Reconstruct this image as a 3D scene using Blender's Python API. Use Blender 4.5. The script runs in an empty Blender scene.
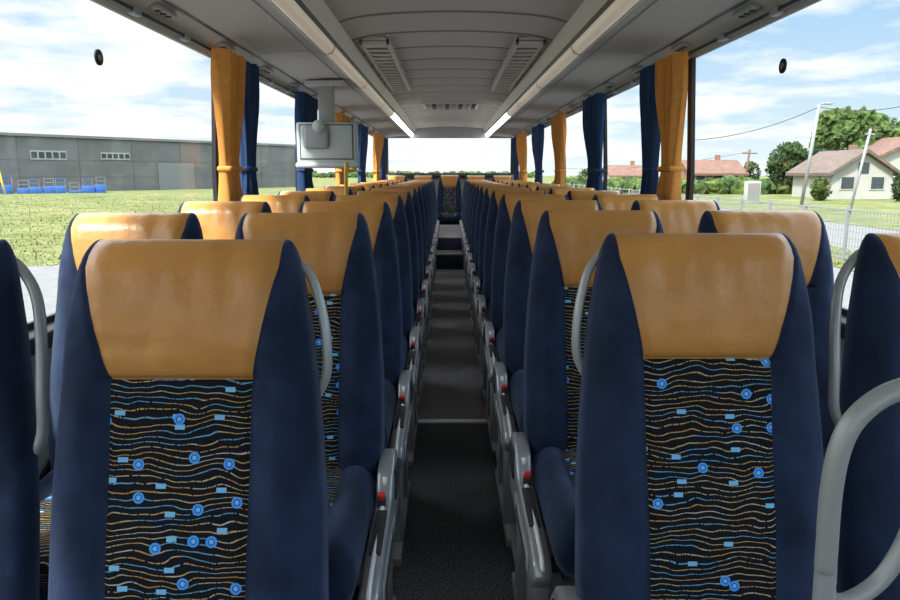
import bpy, bmesh, math, random
from mathutils import Vector, Matrix, noise
random.seed(7)
F=709.0; CZ=1.24; XC=0.027; GZ=-1.30
TH=math.atan(127/F); CT,ST=math.cos(TH),math.sin(TH)
scene=bpy.context.scene
try:
    scene.view_settings.view_transform='Standard'
    scene.view_settings.look='None'
    scene.view_settings.exposure=0.72
except Exception: pass

# ------------------------------------------------------------ materials
def mat(name, col, rough=0.6, metal=0.0, sheen=0.0, noise_s=None, noise_amt=0.2, bump=None, bump_s=200, emit=None, estr=0, spec=0.5):
    m=bpy.data.materials.new(name); m.use_nodes=True
    nt=m.node_tree; b=nt.nodes['Principled BSDF']
    b.inputs['Base Color'].default_value=(*col,1); b.inputs['Roughness'].default_value=rough
    b.inputs['Metallic'].default_value=metal; b.inputs['Specular IOR Level'].default_value=spec
    if sheen:
        b.inputs['Sheen Weight'].default_value=sheen
        b.inputs['Sheen Roughness'].default_value=0.4
        b.inputs['Sheen Tint'].default_value=(0.5,0.65,1,1)
    tc=nt.nodes.new('ShaderNodeTexCoord')
    if noise_s:
        n=nt.nodes.new('ShaderNodeTexNoise'); n.inputs['Scale'].default_value=noise_s; n.inputs['Detail'].default_value=5
        nt.links.new(tc.outputs['Object'],n.inputs['Vector'])
        r=nt.nodes.new('ShaderNodeMapRange'); r.inputs[1].default_value=0.3; r.inputs[2].default_value=0.7
        r.inputs[3].default_value=1-noise_amt; r.inputs[4].default_value=1+noise_amt
        nt.links.new(n.outputs['Fac'],r.inputs[0])
        mx=nt.nodes.new('ShaderNodeVectorMath'); mx.operation='SCALE'; mx.inputs[0].default_value=col
        nt.links.new(r.outputs[0],mx.inputs['Scale']); nt.links.new(mx.outputs[0],b.inputs['Base Color'])
    if bump:
        n2=nt.nodes.new('ShaderNodeTexNoise'); n2.inputs['Scale'].default_value=bump_s; n2.inputs['Detail'].default_value=4
        nt.links.new(tc.outputs['Object'],n2.inputs['Vector'])
        bp=nt.nodes.new('ShaderNodeBump'); bp.inputs['Strength'].default_value=bump; bp.inputs['Distance'].default_value=0.01
        nt.links.new(n2.outputs['Fac'],bp.inputs['Height']); nt.links.new(bp.outputs[0],b.inputs['Normal'])
    if emit:
        b.inputs['Emission Color'].default_value=(*emit,1); b.inputs['Emission Strength'].default_value=estr
    return m

def glassmat():
    m=bpy.data.materials.new('window_glass'); m.use_nodes=True; nt=m.node_tree
    nt.nodes.clear(); o=nt.nodes.new('ShaderNodeOutputMaterial'); t=nt.nodes.new('ShaderNodeBsdfTransparent')
    t.inputs[0].default_value=(0.96,0.98,0.98,1)
    g=nt.nodes.new('ShaderNodeBsdfGlossy'); g.inputs['Roughness'].default_value=0.02
    mx=nt.nodes.new('ShaderNodeMixShader'); mx.inputs[0].default_value=0.05
    nt.links.new(t.outputs[0],mx.inputs[1]); nt.links.new(g.outputs[0],mx.inputs[2]); nt.links.new(mx.outputs[0],o.inputs[0])
    return m

def patternmat():
    m=bpy.data.materials.new('patterned_fabric'); m.use_nodes=True; nt=m.node_tree
    L=nt.links.new; N=nt.nodes.new
    b=nt.nodes['Principled BSDF']; b.inputs['Roughness'].default_value=0.85; b.inputs['Specular IOR Level'].default_value=0.2
    def M(op,a,bb=None,c=None):
        n=N('ShaderNodeMath'); n.operation=op
        for i,v in enumerate((a,bb,c)):
            if v is None: continue
            if isinstance(v,(int,float)): n.inputs[i].default_value=v
            else: L(v,n.inputs[i])
        return n.outputs[0]
    uv=N('ShaderNodeUVMap'); uv.uv_map='UVMap'
    oi=N('ShaderNodeObjectInfo')
    off=N('ShaderNodeCombineXYZ'); L(M('MULTIPLY',oi.outputs['Random'],7.3),off.inputs[0]); L(M('MULTIPLY',oi.outputs['Random'],3.7),off.inputs[1])
    ad=N('ShaderNodeVectorMath'); ad.operation='ADD'; L(uv.outputs[0],ad.inputs[0]); L(off.outputs[0],ad.inputs[1])
    P=ad.outputs[0]
    sp=N('ShaderNodeSeparateXYZ'); L(P,sp.inputs[0]); U,V=sp.outputs[0],sp.outputs[1]
    mp=N('ShaderNodeMapping'); mp.inputs['Scale'].default_value=(15,15,1); L(P,mp.inputs[0])
    wn=N('ShaderNodeTexNoise'); wn.inputs['Scale'].default_value=1; wn.inputs['Detail'].default_value=1.5; L(mp.outputs[0],wn.inputs['Vector'])
    wav=M('MULTIPLY',M('SUBTRACT',wn.outputs['Fac'],0.5),4.0)
    t=M('ADD',M('MULTIPLY',V,104),wav)
    fr=M('FRACT',t); line=M('LESS_THAN',M('ABSOLUTE',M('SUBTRACT',fr,0.5)),0.078)
    row=M('FLOOR',t)
    dv=N('ShaderNodeCombineXYZ'); L(M('MULTIPLY',U,380),dv.inputs[0]); L(M('MULTIPLY',row,5.17),dv.inputs[1])
    dn=N('ShaderNodeTexNoise'); dn.inputs['Scale'].default_value=1; dn.inputs['Detail'].default_value=0; L(dv.outputs[0],dn.inputs['Vector'])
    line=M('MULTIPLY',line,M('GREATER_THAN',dn.outputs['Fac'],0.35))
    rv=N('ShaderNodeCombineXYZ'); L(M('MULTIPLY',U,6),rv.inputs[0]); L(M('MULTIPLY',row,3.31),rv.inputs[1])
    rn=N('ShaderNodeTexNoise'); rn.inputs['Scale'].default_value=1; rn.inputs['Detail'].default_value=0; L(rv.outputs[0],rn.inputs['Vector'])
    cr=N('ShaderNodeValToRGB'); cr.color_ramp.interpolation='CONSTANT'
    e=cr.color_ramp.elements; e[0].position=0; e[0].color=(0.15,0.33,0.46,1); e[1].position=0.38; e[1].color=(0.48,0.38,0.19,1)
    x=e.new(0.46); x.color=(0.48,0.28,0.09,1); x=e.new(0.55); x.color=(0.48,0.46,0.34,1); x=e.new(0.60); x.color=(0.46,0.34,0.15,1); x=e.new(0.65); x.color=(0.15,0.36,0.52,1)
    L(rn.outputs['Fac'],cr.inputs[0])
    def mix(f,a,bb):
        n=N('ShaderNodeMix'); n.data_type='RGBA'
        L(f,n.inputs[0])
        for i,v in ((6,a),(7,bb)):
            if isinstance(v,tuple): n.inputs[i].default_value=v
            else: L(v,n.inputs[i])
        return n.outputs[2]
    col=mix(line,(0.005,0.006,0.010,1),cr.outputs[0])
    mp2=N('ShaderNodeMapping'); mp2.inputs['Scale'].default_value=(13,26,1); mp2.inputs['Location'].default_value=(3.3,1.7,0); L(P,mp2.inputs[0])
    v2=N('ShaderNodeTexVoronoi'); v2.voronoi_dimensions='2D'; v2.distance='CHEBYCHEV'; v2.inputs['Scale'].default_value=1; v2.inputs['Randomness'].default_value=0.75; L(mp2.outputs[0],v2.inputs['Vector'])
    s2=N('ShaderNodeSeparateColor'); L(v2.outputs['Color'],s2.inputs[0])
    g2=M('MULTIPLY',M('LESS_THAN',v2.outputs['Distance'],0.10),M('GREATER_THAN',s2.outputs[0],0.52))
    col=mix(g2,col,(0.20,0.52,0.80,1))
    v1=N('ShaderNodeTexVoronoi'); v1.voronoi_dimensions='2D'; v1.inputs['Scale'].default_value=15.5; v1.inputs['Randomness'].default_value=0.8; L(P,v1.inputs['Vector'])
    s1=N('ShaderNodeSeparateColor'); L(v1.outputs['Color'],s1.inputs[0])
    gate=M('GREATER_THAN',s1.outputs[1],0.42); d=v1.outputs['Distance']
    col=mix(M('MULTIPLY',M('LESS_THAN',d,0.135),gate),col,(0.07,0.34,0.88,1))
    col=mix(M('MULTIPLY',M('LESS_THAN',d,0.082),gate),col,(0.02,0.10,0.40,1))
    col=mix(M('MULTIPLY',M('LESS_THAN',d,0.055),gate),col,(0.2,0.5,0.85,1))
    L(col,b.inputs['Base Color'])
    return m

M_tan=mat('tan_leather',(0.58,0.262,0.064),0.32,noise_s=7,noise_amt=0.10,bump=0.5,bump_s=15)
M_blue=mat('blue_velvet',(0.015,0.026,0.058),0.9,sheen=0.32,noise_s=9,noise_amt=0.5,bump=0.35,bump_s=14,spec=0.2)
M_pat=patternmat()
M_shell=mat('seat_shell_plastic',(0.04,0.042,0.047),0.5)
M_silver=mat('silver_plastic',(0.38,0.39,0.40),0.32,metal=0.45,noise_s=30,noise_amt=0.05)
M_handle=mat('handle_grey',(0.40,0.41,0.41),0.35,metal=0.2,noise_s=20,noise_amt=0.05)
M_dark=mat('dark_slot',(0.03,0.032,0.035),0.5)
M_red=mat('buckle_red',(0.7,0.02,0.015),0.4)
M_black=mat('black_rubber',(0.012,0.012,0.014),0.6)
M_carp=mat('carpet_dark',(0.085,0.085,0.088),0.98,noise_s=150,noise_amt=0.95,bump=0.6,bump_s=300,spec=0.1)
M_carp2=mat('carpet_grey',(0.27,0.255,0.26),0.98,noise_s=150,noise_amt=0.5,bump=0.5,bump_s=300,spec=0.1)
M_navy=mat('navy_step',(0.04,0.05,0.10),0.8)
M_alu=mat('aluminium',(0.85,0.85,0.85),0.35,metal=0.1)
M_ceil=mat('ceiling_fabric',(0.54,0.525,0.485),0.9,noise_s=300,noise_amt=0.12)
M_seam_shade=mat('ceiling_seam_shade',(0.24,0.23,0.21),0.9)  # darker ceiling colour, stands in for shading along the puckers
M_rack=mat('rack_underside',(0.48,0.47,0.45),0.85,noise_s=220,noise_amt=0.25)
M_trim=mat('beige_trim',(0.64,0.61,0.56),0.5)
M_rail_glow=mat('rail_fill_glow',(0.62,0.54,0.44),0.4,emit=(1,0.88,0.72),estr=0.12)  # plain beige rail, no lamp; faint glow added to fill the interior
M_lamp=mat('light_strip',(0.9,0.9,0.9),0.4,emit=(1,0.99,0.96),estr=5)
M_wall=mat('wall_panel',(0.3,0.3,0.305),0.8,noise_s=200,noise_amt=0.15)
M_glass=glassmat()
M_corg=mat('curtain_orange',(0.68,0.29,0.07),0.9,noise_s=30,noise_amt=0.08,spec=0.2)
M_cblu=mat('curtain_blue',(0.025,0.055,0.14),0.9,noise_s=30,noise_amt=0.1,spec=0.2)
M_white=mat('white_plastic',(0.46,0.50,0.49),0.45)
M_grey=mat('grey_plastic',(0.30,0.31,0.31),0.5)
M_yel=mat('yellow_pole',(0.75,0.5,0.05),0.4)
M_asph=mat('asphalt',(0.15,0.15,0.148),0.95,noise_s=3,noise_amt=0.12)
M_conc=mat('warehouse_concrete',(0.145,0.140,0.134),0.9,noise_s=0.35,noise_amt=0.16)
M_conc2=mat('warehouse_panel',(0.19,0.188,0.182),0.8)
M_conc3=mat('warehouse_groove',(0.10,0.10,0.098),0.8)
M_bluep=mat('blue_paint',(0.03,0.12,0.42),0.6)
M_housew=mat('house_render',(0.36,0.35,0.32),0.9,noise_s=0.5,noise_amt=0.06)
M_brick=mat('house_brick',(0.2,0.12,0.08),0.9,noise_s=0.5,noise_amt=0.1)
M_roof=mat('roof_tile',(0.15,0.08,0.058),0.85,noise_s=2,noise_amt=0.25)
M_roofb=mat('roof_tile_brown',(0.115,0.085,0.07),0.85,noise_s=2,noise_amt=0.25)
M_win=mat('house_window',(0.04,0.05,0.06),0.2)
M_leaf=mat('leaves',(0.058,0.092,0.026),0.9,noise_s=1.8,noise_amt=0.75,bump=1.0,bump_s=3,spec=0.1)
M_leaf2=mat('leaves_dark',(0.032,0.058,0.021),0.9,noise_s=1.8,noise_amt=0.7,bump=1.0,bump_s=3,spec=0.1)
M_bark=mat('bark',(0.12,0.08,0.05),0.9)
M_galv=mat('galvanised',(0.24,0.25,0.26),0.5,metal=0.2)

def grassmat():
    m=bpy.data.materials.new('grass'); m.use_nodes=True; nt=m.node_tree; L=nt.links.new
    b=nt.nodes['Principled BSDF']; b.inputs['Roughness'].default_value=0.95; b.inputs['Specular IOR Level'].default_value=0.02
    tc=nt.nodes.new('ShaderNodeTexCoord')
    n=nt.nodes.new('ShaderNodeTexNoise'); n.inputs['Scale'].default_value=0.35; n.inputs['Detail'].default_value=14; n.inputs['Roughness'].default_value=0.88
    L(tc.outputs['Object'],n.inputs['Vector'])
    r=nt.nodes.new('ShaderNodeValToRGB'); e=r.color_ramp.elements
    e[0].position=0.38; e[0].color=(0.065,0.088,0.028,1); e[1].position=0.62; e[1].color=(0.24,0.22,0.125,1)
    x=e.new(0.5); x.color=(0.135,0.155,0.062,1)
    L(n.outputs['Fac'],r.inputs[0]); L(r.outputs[0],b.inputs['Base Color'])
    return m
M_grass=grassmat()

# ------------------------------------------------------------ mesh builder
class MB:
    def __init__(s): s.v=[]; s.f=[]; s.m=[]; s.uv=[]; s.sm=[]; s.mats=[]
    def mi(s,m):
        if m not in s.mats: s.mats.append(m)
        return s.mats.index(m)
    def add(s,verts,faces,m,smooth=False,uvs=None):
        o=len(s.v); s.v+= [tuple(p) for p in verts]
        for k,f in enumerate(faces):
            s.f.append([o+i for i in f])
            mm=m[k] if isinstance(m,list) else m
            s.m.append(s.mi(mm)); s.sm.append(smooth)
            s.uv.append([uvs[i] for i in f] if uvs else [(0,0)]*len(f))
    def box(s,x0,x1,y0,y1,z0,z1,m,bev=0.0,mtx=None,seg=2):
        bm=bmesh.new(); bmesh.ops.create_cube(bm,size=1)
        for v in bm.verts:
            v.co=Vector(((x0+x1)/2+v.co.x*(x1-x0),(y0+y1)/2+v.co.y*(y1-y0),(z0+z1)/2+v.co.z*(z1-z0)))
        if bev>0: bmesh.ops.bevel(bm,geom=list(bm.edges),offset=bev,segments=seg,profile=0.5,affect='EDGES')
        if mtx:
            for v in bm.verts: v.co=mtx@v.co
        bm.verts.index_update()
        s.add([v.co[:] for v in bm.verts],[[v.index for v in f.verts] for f in bm.faces],m,bev>0)
        bm.free()
    def prism(s,poly,axis,a0,a1,m,bev=0.0):
        bm=bmesh.new()
        def P(p,a): return (a,p[0],p[1]) if axis=='x' else ((p[0],a,p[1]) if axis=='y' else (p[0],p[1],a))
        A=[bm.verts.new(P(p,a0)) for p in poly]; B=[bm.verts.new(P(p,a1)) for p in poly]
        bm.faces.new(A); bm.faces.new(B[::-1]); n=len(poly)
        for i in range(n): bm.faces.new((A[i],B[i],B[(i+1)%n],A[(i+1)%n]))
        bmesh.ops.recalc_face_normals(bm,faces=bm.faces)
        if bev>0: bmesh.ops.bevel(bm,geom=list(bm.edges),offset=bev,segments=2,profile=0.5,affect='EDGES')
        bm.verts.index_update()
        s.add([v.co[:] for v in bm.verts],[[v.index for v in f.verts] for f in bm.faces],m,bev>0)
        bm.free()
    def tube(s,pts,r,m,n=10,sub=6,flat=1.0):
        pts=[Vector(p) for p in pts]
        if sub>1 and len(pts)>2:
            P=[pts[0]*2-pts[1]]+pts+[pts[-1]*2-pts[-2]]; out=[]
            for i in range(1,len(P)-2):
                for k in range(sub):
                    t=k/sub; a,b,c,d=P[i-1],P[i],P[i+1],P[i+2]
                    out.append(0.5*((2*b)+(-a+c)*t+(2*a-5*b+4*c-d)*t*t+(-a+3*b-3*c+d)*t**3))
            out.append(pts[-1]); pts=out
        vs=[];fs=[]; prev=None
        for i,p in enumerate(pts):
            d=(pts[min(i+1,len(pts)-1)]-pts[max(i-1,0)]).normalized()
            if prev is None:
                up=Vector((0,1,0)) if abs(d.y)<0.9 else Vector((1,0,0))
                a=(up-d*up.dot(d)).normalized()
            else: a=(prev-d*prev.dot(d)).normalized()
            prev=a; b=d.cross(a)
            for k in range(n):
                t=2*math.pi*k/n; vs.append(p+(a*math.cos(t)*flat+b*math.sin(t))*r)
        for i in range(len(pts)-1):
            for k in range(n):
                fs.append([i*n+k,i*n+(k+1)%n,(i+1)*n+(k+1)%n,(i+1)*n+k])
        fs.append(list(range(n))[::-1]); fs.append([(len(pts)-1)*n+k for k in range(n)])
        s.add(vs,fs,m,True)
    def obj(s,name,mirror=False,loc=None):
        me=bpy.data.meshes.new(name)
        vs=[(-x,y,z) for x,y,z in s.v] if mirror else s.v
        fs=[f[::-1] for f in s.f] if mirror else s.f
        me.from_pydata(vs,[],fs)
        for m in s.mats: me.materials.append(m)
        me.polygons.foreach_set('material_index',s.m); me.polygons.foreach_set('use_smooth',s.sm)
        ul=me.uv_layers.new(name='UVMap'); k=0
        for i,u in enumerate(s.uv):
            for q in (u[::-1] if mirror else u): ul.data[k].uv=q; k+=1
        me.update()
        ob=bpy.data.objects.new(name,me); scene.collection.objects.link(ob)
        if loc: ob.location=loc
        return ob
def inst(me,name,loc):
    o=bpy.data.objects.new(name,me); o.location=loc; scene.collection.objects.link(o); return o
def sm(t): t=max(0,min(1,t)); return t*t*(3-2*t)
def lin(x,tab):
    if x<=tab[0][0]: return tab[0][1]
    for (a,b),(c,d) in zip(tab,tab[1:]):
        if x<=c: return b+(d-b)*((x-a)/(c-a))
    return tab[-1][1]

# ------------------------------------------------------------ seat (aisle side = -x, faces -y; origin on floor below the top of the backrest)
H=0.735; Z0=0.415; REC=math.radians(12); HT=0.512
def backpt(x,y,h):
    c,s_=math.cos(REC),math.sin(REC)
    return (x, y*c+(h-H)*s_, Z0+h*c-y*s_)
def build_seat(handle):
    b=MB()
    hs=sorted(set([round(H*i/60,4) for i in range(57)]+[HT-0.008,HT-0.004,HT,HT+0.004,HT+0.008,H-0.03,H-0.02,H-0.012,H-0.006,H-0.002,H]))
    NI=14; NO=10
    W=[(0,0.212),(0.12,0.222),(0.30,0.220),(0.42,0.213),(0.50,0.206),(0.58,0.197),(0.66,0.183),(0.735,0.169)]
    PW=[(0,0.104),(HT,0.109),(0.60,0.129),(0.69,0.151),(0.735,0.149)]
    rows=[]
    for h in hs:
        w=lin(h,W); pw=lin(h,PW)
        r=1.0
        if h>H-0.055: r=math.sqrt(max(0,1-((h-(H-0.055))/0.055)**2))
        T=(0.052+0.022*(1-h/H))
        w2=w-0.016*(1-r); pw=min(pw,w2-0.006)
        xs=[-w2+(w2-pw)*(i/NO) for i in range(NO)]+[-pw+2*pw*i/(2*NI) for i in range(2*NI)]+[pw+(w2-pw)*i/NO for i in range(NO+1)]
        front=[];back=[]
        head=sm((h-HT+0.03)/0.07)
        for x in xs:
            e=math.sqrt(max(0,1-(abs(x)/w2)**5))
            bol=0.026*math.exp(-((abs(x)-0.160)/0.038)**2)*(1-0.75*head)*sm(h/0.1)
            wing=0.010*head*sm((abs(x)-0.06)/0.09)
            lum=0.012*math.exp(-((h-0.2)/0.12)**2)*(1-(x/w2)**2)
            pil=head*0.024*math.sin(math.pi*min(1,(h-HT+0.02)/(H-HT+0.06)))*(1-0.4*(x/w2)**2) if h>HT-0.02 else 0
            d=T*e*0.85+(bol+wing+lum+pil)*e
            d-=0.006*math.exp(-((abs(x)-pw)/0.004)**2)
            d-=0.009*math.exp(-((h-HT)/0.005)**2)*(1 if abs(x)<pw+0.01 else 0)
            wr=noise.noise(Vector((x*26,h*9,3.3)))*0.0024+noise.noise(Vector((x*9,h*40,1.1)))*0.0014
            d+=wr*(0.4+0.8*head)*e
            if abs(x)>pw: d+=0.0030*noise.noise(Vector((x*26+5,h*16,7.7)))*e
            d*= r
            front.append((x,-d,h)); back.append((x*0.90,T*0.45*e*r,h))
        rows.append(front+back[::-1][1:-1])
    nF=len(xs); n=len(rows[0])
    vs=[];uv=[]
    for r_ in rows:
        for p in r_: vs.append(backpt(*p)); uv.append((p[0]+0.5,p[2]))
    fs=[];ms=[]
    for i in range(len(rows)-1):
        hm=(rows[i][0][2]+rows[i+1][0][2])/2
        for k in range(n):
            k2=(k+1)%n
            fs.append([i*n+k,i*n+k2,(i+1)*n+k2,(i+1)*n+k])
            if k<nF-1:
                inner = NO<=k<NO+2*NI
                ms.append((M_tan if hm>HT else M_pat) if inner else M_blue)
            else:
                xm=abs(rows[i][k][0])
                ms.append(M_tan if (hm>H-0.12 and xm<0.14) else (M_shell if hm<H-0.12 and xm<0.16 else M_blue))
    fs.append(list(range(n))[::-1]); ms.append(M_blue)
    fs.append([(len(rows)-1)*n+k for k in range(n)]); ms.append(M_tan)
    b.add(vs,fs,ms,True,uv)
    # cushion
    yb=-H*math.sin(REC)+0.0; yf=yb-0.50
    ys=[0,0.004,0.012,0.025,0.045]+[0.08+0.42*i/14 for i in range(15)]
    vs=[];uv=[];rows=[]
    for q in ys:
        y=yf+q; r=1.0
        if q<0.05: r=math.sqrt(max(0,1-((0.05-q)/0.05)**2))
        w=0.206-0.02*(1-r)
        zt=0.435+0.055*r+0.012*sm((0.16-q)/0.16)*r-0.012*math.exp(-((q-0.3)/0.1)**2); zb=0.40-0.05*r
        xs=[-w+(w-0.12)*i/8 for i in range(8)]+[-0.12+0.24*i/16 for i in range(16)]+[0.12+(w-0.12)*i/8 for i in range(9)]
        up=[];dn=[]
        for x in xs:
            e=math.sqrt(max(0,1-(abs(x)/w)**6))
            bol=0.022*math.exp(-((abs(x)-0.16)/0.030)**2)-0.006*math.exp(-((abs(x)-0.12)/0.006)**2)
            up.append((x,y,0.42+(zt-0.42+bol*r)*e)); dn.append((x,y,0.42+(zb-0.42)*e))
        rows.append(up+dn[::-1][1:-1])
    n=len(rows[0]); fs=[];ms=[]
    for r_ in rows:
        for p in r_: vs.append(p); uv.append((p[0]+0.5,p[1]+2 if p[2]>0.44 else 2+yf-(0.49-p[2])))
    for i in range(len(rows)-1):
        for k in range(n):
            k2=(k+1)%n; fs.append([i*n+k2,i*n+k,(i+1)*n+k,(i+1)*n+k2])
            ms.append(M_pat if 8<=k<24 else M_blue)
    fs.append(list(range(n))); ms.append(M_blue); fs.append([(len(rows)-1)*n+k for k in range(n)][::-1]); ms.append(M_blue)
    b.add(vs,fs,ms,True,uv)
    b.box(-0.18,0.18,yf+0.05,yb+0.02,0.335,0.365,M_shell,0.008)
    # aisle side moulding
    poly=[(yf+0.00,0.372),(yf+0.02,0.405),(yf+0.10,0.420),(yb-0.12,0.435),(yb-0.07,0.485),(yb+0.0,0.51),(yb+0.06,0.50),(yb+0.11,0.45),(yb+0.13,0.38),(yb+0.06,0.325),(yf+0.12,0.31),(yf+0.03,0.335)]
    b.prism(poly,'x',-0.252,-0.209,M_silver,0.009)
    b.prism([(yf+0.07,0.345),(yf+0.08,0.390),(yb-0.12,0.400),(yb-0.10,0.345)],'x',-0.257,-0.251,M_grey,0.003)
    b.prism([(yf+0.10,0.355),(yf+0.105,0.372),(yb-0.16,0.382),(yb-0.16,0.363)],'x',-0.2585,-0.2565,M_dark)
    b.prism([(yb-0.04,0.480),(yb+0.06,0.475),(yb+0.07,0.40),(yb-0.05,0.40)],'x',-0.257,-0.251,M_dark,0.003)
    b.tube([(-0.2305,yf+0.005,0.39),(-0.2305,yf+0.03,0.411),(-0.2305,yf+0.10,0.4225),(-0.2305,yb-0.125,0.437),(-0.2305,yb-0.08,0.478)],0.006,M_alu,8,4)
    b.prism([(yf+0.14,0.418),(yf+0.14,0.429),(yb-0.18,0.439),(yb-0.18,0.428)],'x',-0.245,-0.219,M_dark,0.002)
    b.prism(poly,'x',0.199,0.210,M_shell,0.004)
    b.box(-0.238,-0.218,yb-0.160,yb-0.138,0.425,0.462,M_dark,0.004)
    b.box(-0.236,-0.220,yb-0.162,yb-0.140,0.454,0.467,M_red,0.003)
    sx=-0.220
    b.prism([(yf+0.10,0.32),(yf+0.25,0.32),(yf+0.20,0.03),(yf+0.12,0.03)],'x',sx-0.018,sx+0.02,M_silver,0.004)
    b.prism([(yb-0.14,0.33),(yb-0.01,0.33),(yb+0.03,0.03),(yb-0.05,0.03)],'x',sx-0.018,sx+0.02,M_silver,0.004)
    b.box(-0.195,0.195,yf+0.18,yf+0.21,0.28,0.31,M_shell,0.004)
    b.box(-0.195,0.195,yb-0.10,yb-0.07,0.28,0.34,M_shell,0.004)
    b.box(-0.240,-0.190,yf+0.02,yb+0.10,0.0,0.032,M_silver,0.004)
    if handle==1:
        hp=[(-0.135,0.020,0.700),(-0.162,0.010,0.702),(-0.190,0.000,0.675),(-0.208,-0.006,0.625),(-0.217,-0.006,0.57),(-0.215,0.004,0.515),(-0.195,0.02,0.475)]; hr=0.0068
    if handle==2:
        hp=[(-0.135,0.020,0.705),(-0.168,0.010,0.697),(-0.205,0.0,0.650),(-0.222,-0.01,0.585),(-0.228,-0.015,0.49),(-0.224,-0.005,0.42),(-0.195,0.01,0.37)]; hr=0.0075
    if handle: b.tube([backpt(*p) for p in hp],hr,M_handle,10,6,1.3)
    b.box(-0.15,0.15,-0.06,-0.025,0.60,0.86,M_shell,0.008)
    return b
def meshes(h):
    sb=build_seat(h); o=sb.obj('bus_seat'); r=o.data; bpy.data.objects.remove(o)
    o=sb.obj('bus_seat',mirror=True); l=o.data; bpy.data.objects.remove(o); return r,l
R0,L0_=meshes(0); R1,L1_=meshes(1); R2,L2_=meshes(2)
P=0.78; NR=14
for k in range(NR):
    yr=1.275+P*k; yl=1.150+P*k
    inst(R1 if k==0 else R0,'bus_seat',(0.446 if k==0 else 0.436,yr,0)); inst(R2 if k==0 else R0,'bus_seat',(0.910 if k==0 else 0.898,yr,0))
    inst(L1_ if k==0 else L0_,'bus_seat',(-0.412 if k==0 else -0.391,yl,0)); inst(L2_ if k==0 else L0_,'bus_seat',(-0.874 if k==0 else -0.843,yl,0))
for i in range(5):
    inst(R0 if i>=2 else L0_,'bus_seat',(XC+(i-2)*0.462,12.62,0.06 if i!=2 else 0.07))

# ------------------------------------------------------------ room shell
YF=-2.3; YB=13.1; WX=1.21
def simple(name,fn):
    b=MB(); fn(b); return b.obj(name)
b=MB()
b.box(XC-WX-0.05,XC+WX+0.05,YF,YB,-0.1,-0.004,M_shell)
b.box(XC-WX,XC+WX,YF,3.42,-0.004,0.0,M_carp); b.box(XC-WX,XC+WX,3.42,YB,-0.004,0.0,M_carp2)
b.obj('floor')
simple('trim_1',lambda b:b.box(XC-0.235,XC+0.235,3.40,3.445,0.0,0.008,M_alu,0.002))
PIL=[-2.25,-0.3,1.7,3.7,5.7,7.7,9.7,11.7,13.05]
b=MB()
for x0 in (-0.185,0.225):
    b.box(x0-0.012,x0+0.012,0.3,9.2,0.0,0.020,M_silver,0.003)
b.obj('trim_2')
b=MB()
b.box(XC-0.19,XC+0.165,9.2,9.65,0,0.2,M_navy,0.005)
b.box(XC-0.19,XC+0.165,9.65,12.0,0,0.38,M_navy,0.005)
b.box(XC-0.185,XC+0.16,9.22,9.64,0.2,0.206,M_carp2); b.box(XC-0.185,XC+0.16,9.67,11.95,0.38,0.386,M_carp2)
b.box(XC-0.19,XC+0.165,9.195,9.215,0.185,0.208,M_alu,0.003); b.box(XC-0.19,XC+0.165,9.645,9.665,0.365,0.388,M_alu,0.003)
b.obj('aisle_step')
ZS=0.80; ZT=CZ+0.585; LEAN=0.05
def lx(x,z): return x-LEAN*max(0.0,z-CZ)
for s_,nm in ((-1,'left'),(1,'right')):
    b=MB(); xw=XC+s_*WX; xo=XC+s_*(WX+0.05)
    a,c=min(xw,xo),max(xw,xo)
    b.box(a,c,YF,YB,-0.1,ZS,M_wall)
    xu=XC+s_*(WX-0.02); b.box(min(xu,xo),max(xu,xo),YF,YB,ZT,CZ+0.95,M_wall)
    for y in PIL:
        poly=[(XC+s_*lx(WX,z),z) for z in (ZS,CZ,ZT)]+[(XC+s_*lx(WX+0.02,z),z) for z in (ZT,CZ,ZS)]
        b.prism(poly,'y',y-0.03,y+0.03,M_black)
    xi=XC+s_*(WX-0.06); b.box(min(xi,xw),max(xi,xw),YF,YB,ZS-0.05,ZS,M_black,0.008)
    xi=XC+s_*(WX-0.05); b.box(min(xi,xw),max(xi,xw),YF,YB,0.0,0.16,M_grey,0.01)
    b.obj('wall_'+nm)
    for i,(y0,y1) in enumerate(zip(PIL,PIL[1:])):
        g=MB(); X=lambda z,o=0.016: XC+s_*lx(WX+o,z)
        g.add([(X(ZS),y0+0.03,ZS),(X(ZS),y1-0.03,ZS),(X(CZ),y1-0.03,CZ),(X(CZ),y0+0.03,CZ),(X(ZT),y1-0.03,ZT),(X(ZT),y0+0.03,ZT)],[[0,1,2,3],[3,2,4,5]],M_glass)
        for (r,t) in ((ZS,ZS+0.02),(ZT-0.02,ZT)):
            xa,xb=X(r,0.004),X(r,0.018); g.box(min(xa,xb),max(xa,xb),y0+0.03,y1-0.03,r,t,M_black)
        g.obj('window_%d'%(i+1 + (8 if s_>0 else 0)))
b=MB(); b.box(XC-WX,XC+WX,YB,YB+0.06,-0.1,CZ-0.03,M_wall); b.box(XC-WX,XC+WX,YB,YB+0.06,CZ+0.62,CZ+0.95,M_wall)
b.box(XC-WX,XC-WX+0.1,YB,YB+0.06,CZ-0.03,CZ+0.62,M_black); b.box(XC+WX-0.1,XC+WX,YB,YB+0.06,CZ-0.03,CZ+0.62,M_black)
b.box(XC-1.1,XC+1.1,YB-0.08,YB,CZ-0.08,CZ-0.03,M_black,0.01)
b.obj('wall_back')
g=MB(); y=YB+0.03; g.add([(XC-1.11,y,CZ-0.03),(XC+1.11,y,CZ-0.03),(XC+1.11,y,CZ+0.62),(XC-1.11,y,CZ+0.62)],[[0,1,2,3]],M_glass)
g.box(XC-1.11,XC+1.11,y-0.02,y,CZ-0.03,CZ-0.005,M_black); g.obj('window_17')
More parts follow.
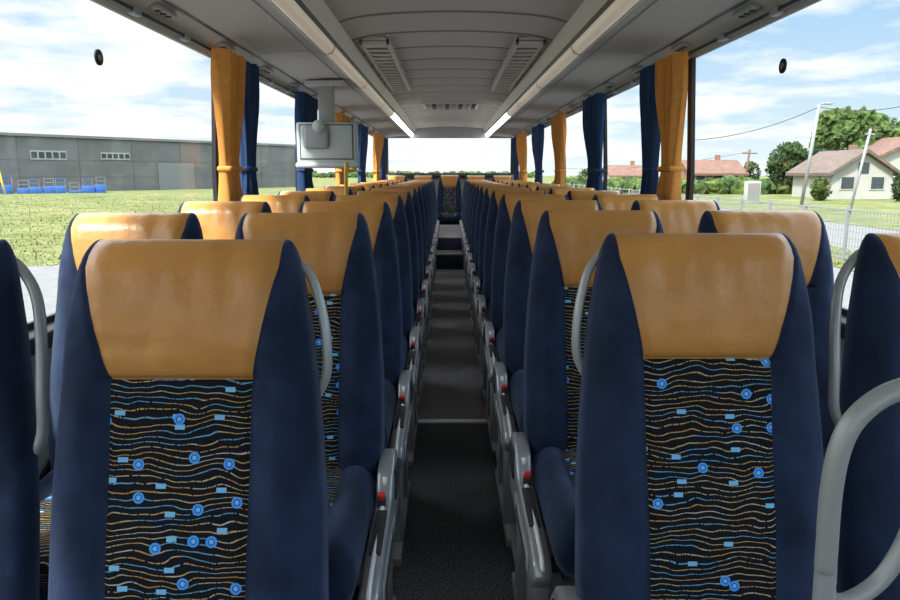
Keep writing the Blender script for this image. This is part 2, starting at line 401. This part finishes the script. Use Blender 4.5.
b=MB(); b.box(XC-WX,XC+WX,YF-0.06,YF,-0.1,0.35,M_wall); b.box(XC-WX,XC+WX,YF-0.06,YF,CZ+0.7,CZ+0.95,M_wall)
b.box(XC-WX,XC-WX+0.08,YF-0.06,YF,0.35,CZ+0.7,M_black); b.box(XC+WX-0.08,XC+WX,YF-0.06,YF,0.35,CZ+0.7,M_black); b.obj('wall_front')
g=MB(); y=YF-0.03; g.add([(XC-1.13,y,0.35),(XC+1.13,y,0.35),(XC+1.13,y,CZ+0.7),(XC-1.13,y,CZ+0.7)],[[0,1,2,3]],M_glass); g.obj('window_18')
simple('roof',lambda b:b.box(XC-WX-0.05,XC+WX+0.05,YF-0.06,YB+0.06,CZ+0.95,CZ+1.0,M_white))

# ceiling with transverse puckers, their shading painted in as dark seam strips
b=MB(); vs=[];fs=[];ms=[]; NX=24
RS=0.52; NSUB=20; nrow=int((YB-YF)/RS*NSUB)
for j in range(nrow+1):
    y=YF+j*RS/NSUB; ph=(j%NSUB)/NSUB
    pk=0.034*(1-abs(math.sin(math.pi*ph))**0.5)
    for i in range(NX+1):
        x=-0.602+1.204*i/NX; u=x/0.602
        vs.append((XC+x,min(y,YB),CZ+0.783+0.034*(1-u*u)+pk*(1-u**8)))
for j in range(nrow):
    for i in range(NX):
        fs.append([j*(NX+1)+i,j*(NX+1)+i+1,(j+1)*(NX+1)+i+1,(j+1)*(NX+1)+i])
        ms.append(M_seam_shade if j%NSUB in (0,NSUB-1) else M_ceil)
b.add(vs,fs,ms,True)
b.obj('ceiling')

# luggage racks
for s_,nm in ((-1,'l'),(1,'r')):
    b=MB()
    prof=[(1.183,0.560),(1.175,0.575),(1.15,0.60),(1.10,0.625),(1.0,0.645),(0.85,0.655),(0.715,0.652)]
    def ext(prof,y0,y1,m,smooth=True):
        vs=[(XC+s_*x,y0,CZ+z) for x,z in prof]+[(XC+s_*x,y1,CZ+z) for x,z in prof]; n=len(prof)
        b.add(vs,[[i,i+1,n+i+1,n+i] for i in range(n-1)],m,smooth)
    ext(prof,YF+0.01,YB-0.01,M_rack)
    ext([(0.715,0.652),(0.71,0.640),(0.700,0.636),(0.694,0.640)],YF+0.01,YB-0.01,M_trim)
    rp=[(0.694,0.640)]
    for i in range(9):
        t=math.pi*(1.5-0.5*i/8)
        rp.append((0.690+0.045*math.cos(t),0.683+0.045*math.sin(t)))
    ext(rp,YF+0.01,8.4,M_rail_glow); ext(rp,8.4,YB-0.01,M_lamp)
    ext([(0.645,0.683),(0.640,0.70),(0.636,0.705)],YF+0.01,YB-0.01,M_dark)
    ext([(0.636,0.705),(0.62,0.745),(0.607,0.770),(0.602,0.783)],YF+0.01,YB-0.01,M_trim)
    y=0.9
    while y<8.4:
        q=[(x-0.002,z-0.003) for x,z in rp]
        ext([(0.717,0.649),(0.711,0.636),(0.70,0.632)]+q[1:],y,y+0.03,M_grey)
        ext([(1.1,0.6215),(1.0,0.6415),(0.85,0.6515),(0.72,0.6485)],y+0.0,y+0.008,M_dark)
        y+=1.56
    ext([(1.085,0.6265),(1.07,0.627)],YF+0.01,YB-0.01,M_dark); ext([(0.775,0.650),(0.770,0.650)],YF+0.01,YB-0.01,M_dark)
    xr=XC+s_*1.158
    b.box(xr-0.010,xr+0.010,YF+0.01,YB-0.01,CZ+0.568,CZ+0.583,M_dark,0.003)
    y=0.2
    while y<12.8:
        b.box(xr-0.016,xr+0.016,y-0.03,y+0.03,CZ+0.560,CZ+0.59,M_grey,0.005); y+=0.5
    y=1.3
    while y<12.8:
        xs=XC+s_*1.115
        b.box(xs-0.022,xs+0.022,y-0.09,y+0.09,CZ+0.600,CZ+0.619,M_grey,0.006)
        for dy in (-0.05,0,0.05):
            b.tube([(xs,y+dy,CZ+0.602),(xs,y+dy,CZ+0.595)],0.012,M_dark,12,1)
        y+=P
    b.obj('luggage_rack')
# ceiling vents
for s_ in (-1,1):
    b=MB(); x0,x1=0.385,0.565; y0,y1=4.5,7.0
    def bx(a,c,d,e,f,g2,m,bv=0.0):
        A,C=XC+s_*a,XC+s_*c; b.box(min(A,C),max(A,C),d,e,CZ+f,CZ+g2,m,bv)
    bx(x0,x0+0.02,y0,y1,0.765,0.82,M_trim,0.004); bx(x1-0.02,x1,y0,y1,0.765,0.81,M_trim,0.004)
    bx(x0,x1,y0,y0+0.04,0.765,0.81,M_trim,0.004); bx(x0,x1,y1-0.04,y1,0.765,0.81,M_trim,0.004)
    bx(x0,x1,y0,y1,0.786,0.790,M_dark)
    y=y0+0.10
    while y<y1-0.08:
        bx(x0+0.016,x1-0.016,y,y+0.06,0.773,0.784,M_trim); y+=0.16
    b.obj('air_vent')
b=MB(); b.box(XC-0.33,XC+0.33,8.4,9.1,CZ+0.78,CZ+0.825,M_trim,0.01)
for i in range(8):
    x=XC-0.27+i*0.078; b.box(x-0.025,x+0.025,8.45,9.05,CZ+0.773,CZ+0.781,M_dark if i%2 else M_grey,0.002)
b.obj('roof_hatch')

# ------------------------------------------------------------ curtains
def curtain(s_,y0,w,m,seed):
    b=MB(); rnd=random.Random(seed); vs=[];fs=[]; NS=96; NZ=60
    zt=CZ+0.575; zb=0.84; ztie=CZ+0.02; ph=rnd.random()*6
    npl=max(3.5,w*11)
    for j in range(NZ+1):
        z=zt+(zb-zt)*j/NZ
        dd=(z-ztie); k=0.55+0.45*sm(abs(dd)/ (0.45 if dd>0 else 0.35))
        for i in range(NS+1):
            u=i/NS; yy=y0+w*(0.35+(u-0.35)*k)
            warp=u+0.05*noise.noise(Vector((u*3,z*1.5,seed)))
            amp=0.040*(0.45+0.55*k)*(0.8+0.5*noise.noise(Vector((u*4,z*2,seed+9))))
            x=lx(1.120,z)+amp*math.sin(warp*2*math.pi*npl+ph)+0.006*math.sin(u*2*math.pi*npl*2.3+z*5)
            yy+=0.012*math.cos(warp*2*math.pi*npl+ph)
            vs.append((XC+s_*x,yy,z))
    for j in range(NZ):
        for i in range(NS): a=j*(NS+1)+i; fs.append([a,a+1,a+NS+2,a+NS+1])
    b.add(vs,fs,m,True)
    b.box(*(sorted((XC+s_*1.085,XC+s_*1.158))),y0+w*(0.35-0.35*0.58),y0+w*(0.35+0.65*0.58),ztie-0.014,ztie+0.014,m,0.012,seg=3)
    b.obj('curtain')
n=0
for s_ in (-1,1):
    q=0 if s_<0 else 0.10
    for y,w,mm in ((3.46+q,0.40,M_corg),(3.82+q,0.28,M_cblu),(5.25+q,0.60,M_cblu),(7.1,0.62,M_corg),(8.75,0.75,M_cblu),(10.6,1.0,M_corg),(11.75,0.7,M_cblu)):
        n+=1; curtain(s_,y,w,mm,n)
for (x,y,z) in ((XC-lx(WX-0.0,CZ+0.38)+0.004,2.46,CZ+0.378),(XC+lx(WX,CZ+0.38)-0.004,2.68,CZ+0.382)):
    b=MB(); b.tube([(x-0.003,y,z),(x+0.003,y,z)],0.026,M_black,24,1); b.tube([(x-0.004,y,z),(x+0.004,y,z)],0.011,M_grey,16,1); b.obj('window_break_sticker')

# ------------------------------------------------------------ folding monitor (left)
b=MB(); mx,my=-0.865,5.2
b.box(mx-0.215,mx+0.215,my-0.03,my+0.06,CZ+0.065,CZ+0.355,M_white,0.014)
b.box(mx-0.225,mx+0.225,my-0.05,my+0.03,CZ+0.035,CZ+0.075,M_white,0.014)
b.box(mx-0.185,mx+0.185,my-0.037,my-0.026,CZ+0.10,CZ+0.335,M_white,0.008)
b.box(mx-0.19,mx+0.19,my-0.0335,my-0.028,CZ+0.095,CZ+0.34,M_dark)
b.box(mx-0.16,mx+0.02,my-0.07,my-0.03,CZ+0.17,CZ+0.33,M_grey,0.025,seg=4)
b.tube([(mx-0.045,my-0.060,CZ+0.325),(mx-0.045,my-0.095,CZ+0.325)],0.042,M_white,24,1)
b.box(mx-0.055,mx+0.055,my-0.02,my+0.05,CZ+0.35,CZ+0.62,M_grey,0.008)
b.box(mx-0.14,mx+0.14,my-0.06,my+0.08,CZ+0.60,CZ+0.64,M_rack,0.008)
b.obj('folding_monitor')
b=MB(); b.tube([(-0.620,4.37,0),(-0.620,4.37,CZ-0.03),(-0.60,4.37,CZ+0.01),(-0.55,4.37,CZ+0.02)],0.012,M_yel,12,4)
b.tube([(-0.620,4.37,0),(-0.620,4.37,0.02)],0.04,M_yel,12,1); b.obj('grab_pole')

# foreground grab rail (right)
b=MB(); Y=0.56
def pp(px,py,y=Y):
    u=(px-448)/F; v=(py-300)/F
    dx,dy,dz=u,CT-v*ST,-ST-v*CT
    t=y/dy; return (dx*t,y,CZ+dz*t)
a0=pp(822,620)
pts=[(a0[0]-0.004,Y-0.03,0.02),(a0[0]-0.002,Y-0.02,0.45),a0,pp(826,560),pp(832,485),pp(845,435),pp(870,405),pp(905,388),pp(960,380),(0.48,Y+0.02,CZ-0.20),(0.51,Y,CZ-0.30),(0.515,Y-0.02,0.45),(0.515,Y-0.03,0.02)]
b.tube(pts,0.009,M_handle,14,8)
b.tube([pp(824,604),pp(850,600),pp(878,582),pp(900,552),pp(925,505),pp(970,475),(0.505,Y,CZ-0.26)],0.0075,M_handle,12,8)
for x in (a0[0]-0.004,0.515): b.box(x-0.035,x+0.035,Y-0.065,Y+0.005,0.0,0.02,M_handle,0.004)
b.obj('grab_rail')
b=MB(); b.box(XC-1.1,XC+1.1,YF+0.02,YF+0.45,0.0,0.62,M_shell,0.05); b.obj('dashboard')

# ------------------------------------------------------------ exterior
simple('ground',lambda b:b.box(-60,70,-60,700,GZ-0.3,GZ,M_asph))
b=MB()
b.box(-500,-11,19.5,700,GZ-0.2,GZ+0.02,M_grass); b.box(-500,-16,-60,19.5,GZ-0.2,GZ+0.012,M_grass)
b.box(-11,10.6,60,700,GZ-0.2,GZ+0.02,M_grass)
b.box(10.6,13.4,-60,700,GZ-0.2,GZ+0.03,M_grass); b.box(20,500,-60,700,GZ-0.2,GZ+0.02,M_grass)
rnd=random.Random(5); vs=[];fs=[]
def tuft(x,y,h):
    o=len(vs); a=rnd.random()*3.14; dx,dy=math.cos(a)*0.04,math.sin(a)*0.04
    l1,l2=rnd.uniform(-0.12,0.12),rnd.uniform(-0.12,0.12)
    vs.extend([(x-dx,y-dy,GZ),(x+dx,y+dy,GZ),(x+l1,y+l2,GZ+h)]); fs.append([o,o+1,o+2])
for i in range(9000):
    y=19.6+rnd.random()**1.2*60; x=-max(11,y*0.28)-rnd.random()*max(3,y*0.36)
    tuft(x,y,rnd.uniform(0.04,0.10) if rnd.random()<0.93 else rnd.uniform(0.12,0.28))
for i in range(2500): tuft(rnd.uniform(10.6,13.4),rnd.uniform(14,45),rnd.uniform(0.05,0.14))
b.add(vs,fs,M_grass)
b.obj('grass_field')

A=Vector((-57,91,0)); D=Vector((19,26,0)).normalized()
ang=math.atan2(D.y,D.x)
MW=Matrix.Translation(A)@Matrix.Rotation(ang,4,'Z')
def along(px):
    k=(px-448)/720
    return (k*A.y-A.x)/(D.x-k*D.y)
b=MB(); zt=CZ+5.05
L0,L1=-60,along(296)
b.box(L0,L1,0,25,GZ,zt-0.4,M_conc,mtx=MW); b.box(L0-0.3,L1+0.3,-0.3,25.3,zt-0.35,zt,M_conc2,mtx=MW)
for i in range(15):
    t=L0+i*(L1-L0)/14; b.box(t-0.06,t+0.06,-0.03,0.1,GZ,zt-0.4,M_conc3,mtx=MW)
for z in (GZ+2.0,GZ+4.2): b.box(L0,L1,-0.02,0.1,z,z+0.06,M_conc3,mtx=MW)
def zof(px,py):
    p=A+D*along(px); return CZ-(py-173)*p.y/720
for (x0,x1,y0,y1) in ((32,68,151,160),(102,131,153,160)):
    t0,t1=along(x0),along(x1); za,zb=zof((x0+x1)/2,y1),zof((x0+x1)/2,y0)
    b.box(t0,t1,-0.1,0.1,za,zb,M_housew,mtx=MW)
    nw=5
    for i in range(nw):
        q=(t1-t0)/nw; b.box(t0+i*q+0.12,t0+(i+1)*q-0.12,-0.15,0,za+0.2,zb-0.2,M_win,mtx=MW)
b.box(along(158),along(194),-0.15,0.1,GZ,zof(176,163),M_conc2,mtx=MW)
b.obj('warehouse')
b=MB(); rr=random.Random(3)
MW2=Matrix.Translation((-57,85,0))@Matrix.Rotation(ang*0.6,4,'Z')
for i in range(11):
    t=-1+i*1.45+rr.random()*0.4; h=0.3+rr.random()*0.8
    b.box(t,t+1.0+rr.random()*0.5,0,1.2,GZ,GZ+h,M_bluep,0.03,mtx=MW2)
    for q in (0.1,1.15): b.box(t+q,t+q+0.06,0,0.06,GZ,GZ+h+1.0,M_galv,mtx=MW2)
    for q in (0.45,0.95): b.box(t+0.1,t+1.2,0,0.05,GZ+h+q,GZ+h+q+0.07,M_bluep if i%2 else M_galv,mtx=MW2)
b.obj('scaffold_stack')
b=MB()
b.tube([(-52.5,85,GZ),(-53,85,GZ+3)],0.1,M_yel,8,1); b.tube([(-54.5,85,GZ),(-53,85,GZ+3)],0.1,M_yel,8,1); b.tube([(-54,85,GZ+1.5),(-52.7,85,GZ+1.5)],0.07,M_yel,8,1); b.obj('yellow_trestle')

def house(px0,px1,py_eave,py_ridge,Y,wall,roof,name='house',gable=True,depth=8,nw=2):
    b=MB(); x0=(px0-448)*Y/720; x1=(px1-448)*Y/720; ze=CZ-(py_eave-173)*Y/720; zr=CZ-(py_ridge-173)*Y/720; xm=(x0+x1)/2
    if gable:
        b.prism([(x0,GZ),(x1,GZ),(x1,ze),(xm,zr-0.1),(x0,ze)],'y',Y,Y+depth,wall)
        o=0.6; sl=(zr-ze)/(xm-x0)
        b.prism([(x0-o,ze-o*sl),(xm,zr),(x1+o,ze-o*sl),(x1+o,ze-o*sl+0.3),(xm,zr+0.35),(x0-o,ze-o*sl+0.3)],'y',Y-0.6,Y+depth+0.6,roof)
    else:
        b.prism([(Y,GZ),(Y+depth,GZ),(Y+depth,ze),(Y+depth/2,zr-0.1),(Y,ze)],'x',x0,x1,wall)
        b.prism([(Y-0.5,ze-0.2),(Y+depth/2,zr-0.1),(Y+depth+0.5,ze-0.2),(Y+depth+0.5,ze+0.1),(Y+depth/2,zr+0.2),(Y-0.5,ze+0.1)],'x',x0-0.5,x1+0.5,roof)
    w=x1-x0
    for i in range(nw):
        xc=x0+w*(i+0.5)/nw
        b.box(xc-0.75,xc+0.75,Y-0.06,Y+0.1,GZ+0.9,GZ+2.3,M_housew); b.box(xc-0.6,xc+0.6,Y-0.1,Y,GZ+1.05,GZ+2.15,M_win)
    if gable: b.box(xm-0.5,xm+0.5,Y-0.08,Y,ze-0.1,ze+0.9,M_win)
    b.box(xm+w*0.15,xm+w*0.15+0.6,Y+depth*0.5,Y+depth*0.5+0.6,ze,zr+0.9,M_brick)
    b.obj(name)
house(833,893,172,153,70,M_housew,M_roofb)
house(872,960,160,139,84,M_housew,M_roof,nw=3)
house(692,744,174,161,100,M_brick,M_roof,gable=False,nw=3)
house(612,650,176,166,120,M_housew,M_roof,gable=False)

bm=bmesh.new(); bmesh.ops.create_icosphere(bm,subdivisions=3,radius=1)
ico3=[v.co.copy() for v in bm.verts]; bm.verts.index_update(); ico3f=[[v.index for v in f.verts] for f in bm.faces]; bm.free()
def tree(px,py_top,py_bot,Y,r_px,m,seed,nb=26):
    b=MB(); rnd=random.Random(seed); X=(px-448)*Y/720; zt=CZ-(py_top-173)*Y/720; zb=CZ-(py_bot-173)*Y/720; R=r_px*Y/720
    b.tube([(X,Y,GZ),(X+0.1,Y,(GZ+zt)/2)],0.03*(zt-GZ)+0.05,M_bark,8,1)
    cz=(zt+zb)/2; hz=(zt-zb)/2
    for i in range(nb):
        a=rnd.random()*6.283; q=math.sqrt(rnd.random())*0.8; t=rnd.uniform(-0.75,0.78); q*=math.sqrt(1-t*t*0.8)
        c=Vector((X+math.cos(a)*q*R,Y+math.sin(a)*q*R,cz+t*hz)); rr=rnd.uniform(0.2,0.36)*min(R,hz)
        vs=[]
        for p in ico3:
            d=noise.noise(p*2.3+Vector((i*3.1,seed,0)))*0.45+noise.noise(p*7+Vector((i,seed*2,5)))*0.5
            vs.append(c+p*rr*(1+d))
        b.add(vs,ico3f,m,False)
    vs=[];fs=[]
    for i in range(nb*60):
        a=rnd.random()*6.283; t=rnd.uniform(-1,1); q=math.sqrt(1-t*t)*rnd.uniform(0.75,1.02)
        c=Vector((X+math.cos(a)*q*R,Y+math.sin(a)*q*R,cz+t*hz*rnd.uniform(0.85,1.02))); s=rnd.uniform(0.12,0.3)
        o=len(vs)
        for k in range(3): vs.append(c+Vector((rnd.uniform(-s,s),rnd.uniform(-s,s),rnd.uniform(-s,s))))
        fs.append([o,o+1,o+2])
    b.add(vs,fs,m,False)
    b.obj('tree')
tree(786,143,190,88,19,M_leaf2,1,34); tree(845,112,180,95,34,M_leaf,2,60); tree(880,118,180,100,26,M_leaf,3,40)
tree(815,150,188,92,16,M_leaf2,4); tree(750,162,186,125,10,M_leaf2,5,14); tree(672,168,186,120,10,M_leaf,6,14); tree(590,168,186,150,14,M_leaf2,7,14)
tree(822,178,200,66,8,M_leaf,8,14); tree(905,172,200,64,10,M_leaf2,9,14); tree(722,166,186,112,9,M_leaf,14,14)
tree(270,155,185,170,12,M_leaf2,10,14)
b=MB(); rnd=random.Random(11)
bm=bmesh.new(); bmesh.ops.create_icosphere(bm,subdivisions=2,radius=1); base=[v.co.copy() for v in bm.verts]; bm.verts.index_update(); fc=[[v.index for v in f.verts] for f in bm.faces]; bm.free()
for i in range(90):
    px=560+i*4.2; Y=rnd.uniform(85,98); X=(px-448)*Y/720; r=rnd.uniform(0.8,1.5)
    b.add([Vector((X,Y,GZ+0.6))+p*r*(1+0.8*noise.noise(p*3+Vector((i,0,0)))) for p in base],fc,M_leaf if i%3 else M_leaf2,False)
b.obj('hedge')
b=MB()
for i in range(150):
    px=150+i*2.6+rnd.uniform(-2,2); Y=rnd.uniform(380,460); X=(px-448)*Y/720; r=rnd.uniform(1.4,3.0)
    b.add([Vector((X,Y,GZ+1.0))+p*r*(1+0.5*noise.noise(p*2+Vector((i,0,0)))) for p in base],fc,M_leaf if i%3 else M_leaf2,False)
b.obj('treeline')

def W(px,py,Y): return ((px-448)*Y/720,Y,CZ-(py-173)*Y/720)
b=MB(); p0=W(804,205.1,57); p1=W(813,107,57); b.tube([(p0[0],57,GZ),p1],0.13,M_galv,10,1)
b.tube([p1,(p1[0]+0.4,57,p1[2]+0.1),(p1[0]+0.8,57,p1[2]+0.1)],0.06,M_galv,8,4); b.box(p1[0]+0.5,p1[0]+1.0,56.8,57.2,p1[2]+0.02,p1[2]+0.14,M_galv,0.03); b.obj('street_lamp')
b=MB(); p=W(748,150,100); b.tube([(p[0]-0.5,100,GZ),p],0.16,M_bark,8,1); b.box(p[0]-1,p[0]+1,99.9,100.1,p[2]-0.6,p[2]-0.45,M_bark); b.obj('utility_pole')
b=MB(); p=W(866,130,38); b.tube([(W(852,240,38)[0],38,GZ),p],0.07,M_galv,8,1); b.box(p[0]-0.25,p[0]+0.25,37.95,38.05,p[2]-0.3,p[2]-0.22,M_galv); b.obj('utility_pole')
b=MB()
def wire(a,c,sag):
    a,c=Vector(a),Vector(c); pts=[a.lerp(c,i/10)-Vector((0,0,sag*4*(i/10)*(1-i/10))) for i in range(11)]; b.tube(pts,0.03,M_dark,5,1)
wire(W(690,141,57),W(813,109,57),0.5); wire(W(813,109,57),W(905,106,57),0.4); wire(W(560,168,140),W(748,152,100),1.0)
b.obj('overhead_wires')
b=MB(); fx=11.5; y=8
while y<70:
    b.box(fx-0.04,fx+0.04,y-0.04,y+0.04,GZ,GZ+1.6,M_galv)
    y+=2.5
for z in (0.12,1.5): b.box(fx-0.02,fx+0.02,8,70,GZ+z-0.02,GZ+z+0.02,M_galv)
z=0.3
while z<1.45: b.box(fx-0.006,fx+0.006,8,70,GZ+z-0.006,GZ+z+0.006,M_galv); z+=0.2
y=8
while y<45: b.box(fx-0.006,fx+0.006,y-0.006,y+0.006,GZ+0.1,GZ+1.5,M_galv); y+=0.15
b.obj('metal_fence')
b=MB(); p=W(755,190,60); b.box(p[0]-0.6,p[0]+0.6,60,60.6,GZ,CZ-(181-173)*60/720,M_housew,0.05); b.box(p[0]-0.5,p[0]+0.5,59.97,60,GZ+0.3,CZ-(183-173)*60/720,M_conc2); b.obj('utility_box')

# ------------------------------------------------------------ world + sun
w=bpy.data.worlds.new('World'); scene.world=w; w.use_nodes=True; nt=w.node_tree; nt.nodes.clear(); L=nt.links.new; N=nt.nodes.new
tc=N('ShaderNodeTexCoord'); sp=N('ShaderNodeSeparateXYZ'); L(tc.outputs['Generated'],sp.inputs[0])
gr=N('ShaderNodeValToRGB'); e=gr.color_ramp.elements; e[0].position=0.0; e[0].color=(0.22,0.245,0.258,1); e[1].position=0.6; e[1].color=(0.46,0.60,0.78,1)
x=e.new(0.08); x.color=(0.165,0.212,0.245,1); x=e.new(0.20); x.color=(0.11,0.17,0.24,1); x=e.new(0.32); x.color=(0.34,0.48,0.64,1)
L(sp.outputs[2],gr.inputs[0])
def M(op,a,bb=None,clamp=False):
    n=N('ShaderNodeMath'); n.operation=op; n.use_clamp=clamp
    for i,v in enumerate((a,bb)):
        if v is None: continue
        if isinstance(v,(int,float)): n.inputs[i].default_value=v
        else: L(v,n.inputs[i])
    return n.outputs[0]
zz=M('ADD',M('MAXIMUM',sp.outputs[2],0.0),0.10)
cv=N('ShaderNodeCombineXYZ'); L(M('DIVIDE',sp.outputs[0],zz),cv.inputs[0]); L(M('DIVIDE',sp.outputs[1],zz),cv.inputs[1]); cv.inputs[2].default_value=4.4
cn=N('ShaderNodeTexNoise'); cn.inputs['Scale'].default_value=1.1; cn.inputs['Detail'].default_value=9; cn.inputs['Roughness'].default_value=0.6; L(cv.outputs[0],cn.inputs['Vector'])
haze=M('MULTIPLY',sp.outputs[0],-0.08)
back=M('MULTIPLY',M('SUBTRACT',M('MAXIMUM',sp.outputs[1],0.965),0.965),4.5)
cf=M('ADD',M('ADD',cn.outputs['Fac'],haze),back)
cr=N('ShaderNodeValToRGB'); e=cr.color_ramp.elements; e[0].position=0.43; e[0].color=(0,0,0,1); e[1].position=0.59; e[1].color=(1,1,1,1); L(cf,cr.inputs[0])
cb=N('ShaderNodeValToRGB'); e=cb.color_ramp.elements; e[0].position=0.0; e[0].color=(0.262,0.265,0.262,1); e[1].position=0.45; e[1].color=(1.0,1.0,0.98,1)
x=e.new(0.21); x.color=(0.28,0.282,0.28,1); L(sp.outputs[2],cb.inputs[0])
mx=N('ShaderNodeMix'); mx.data_type='RGBA'; L(cr.outputs[0],mx.inputs[0]); L(gr.outputs[0],mx.inputs[6]); L(cb.outputs[0],mx.inputs[7])
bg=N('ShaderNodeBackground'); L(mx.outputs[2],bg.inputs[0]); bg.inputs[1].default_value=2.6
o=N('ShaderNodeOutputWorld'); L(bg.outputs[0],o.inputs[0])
sd=bpy.data.lights.new('sun','SUN'); sd.energy=5.5; sd.angle=math.radians(6); sd.color=(1,0.96,0.88)
so=bpy.data.objects.new('sun',sd); scene.collection.objects.link(so)
dirv=Vector((0.45,0.55,-0.85))
so.rotation_euler=dirv.to_track_quat('-Z','Y').to_euler(); so.location=(-20,-20,40)

# ------------------------------------------------------------ camera
cd=bpy.data.cameras.new('camera'); cd.lens=F/900*36; cd.sensor_width=36; cd.sensor_fit='HORIZONTAL'
cd.shift_x=2/900; cd.clip_start=0.02; cd.clip_end=2000
co=bpy.data.objects.new('camera',cd); co.location=(0,0,CZ); co.rotation_euler=(math.radians(90)-TH,0,0)
scene.collection.objects.link(co); scene.camera=co
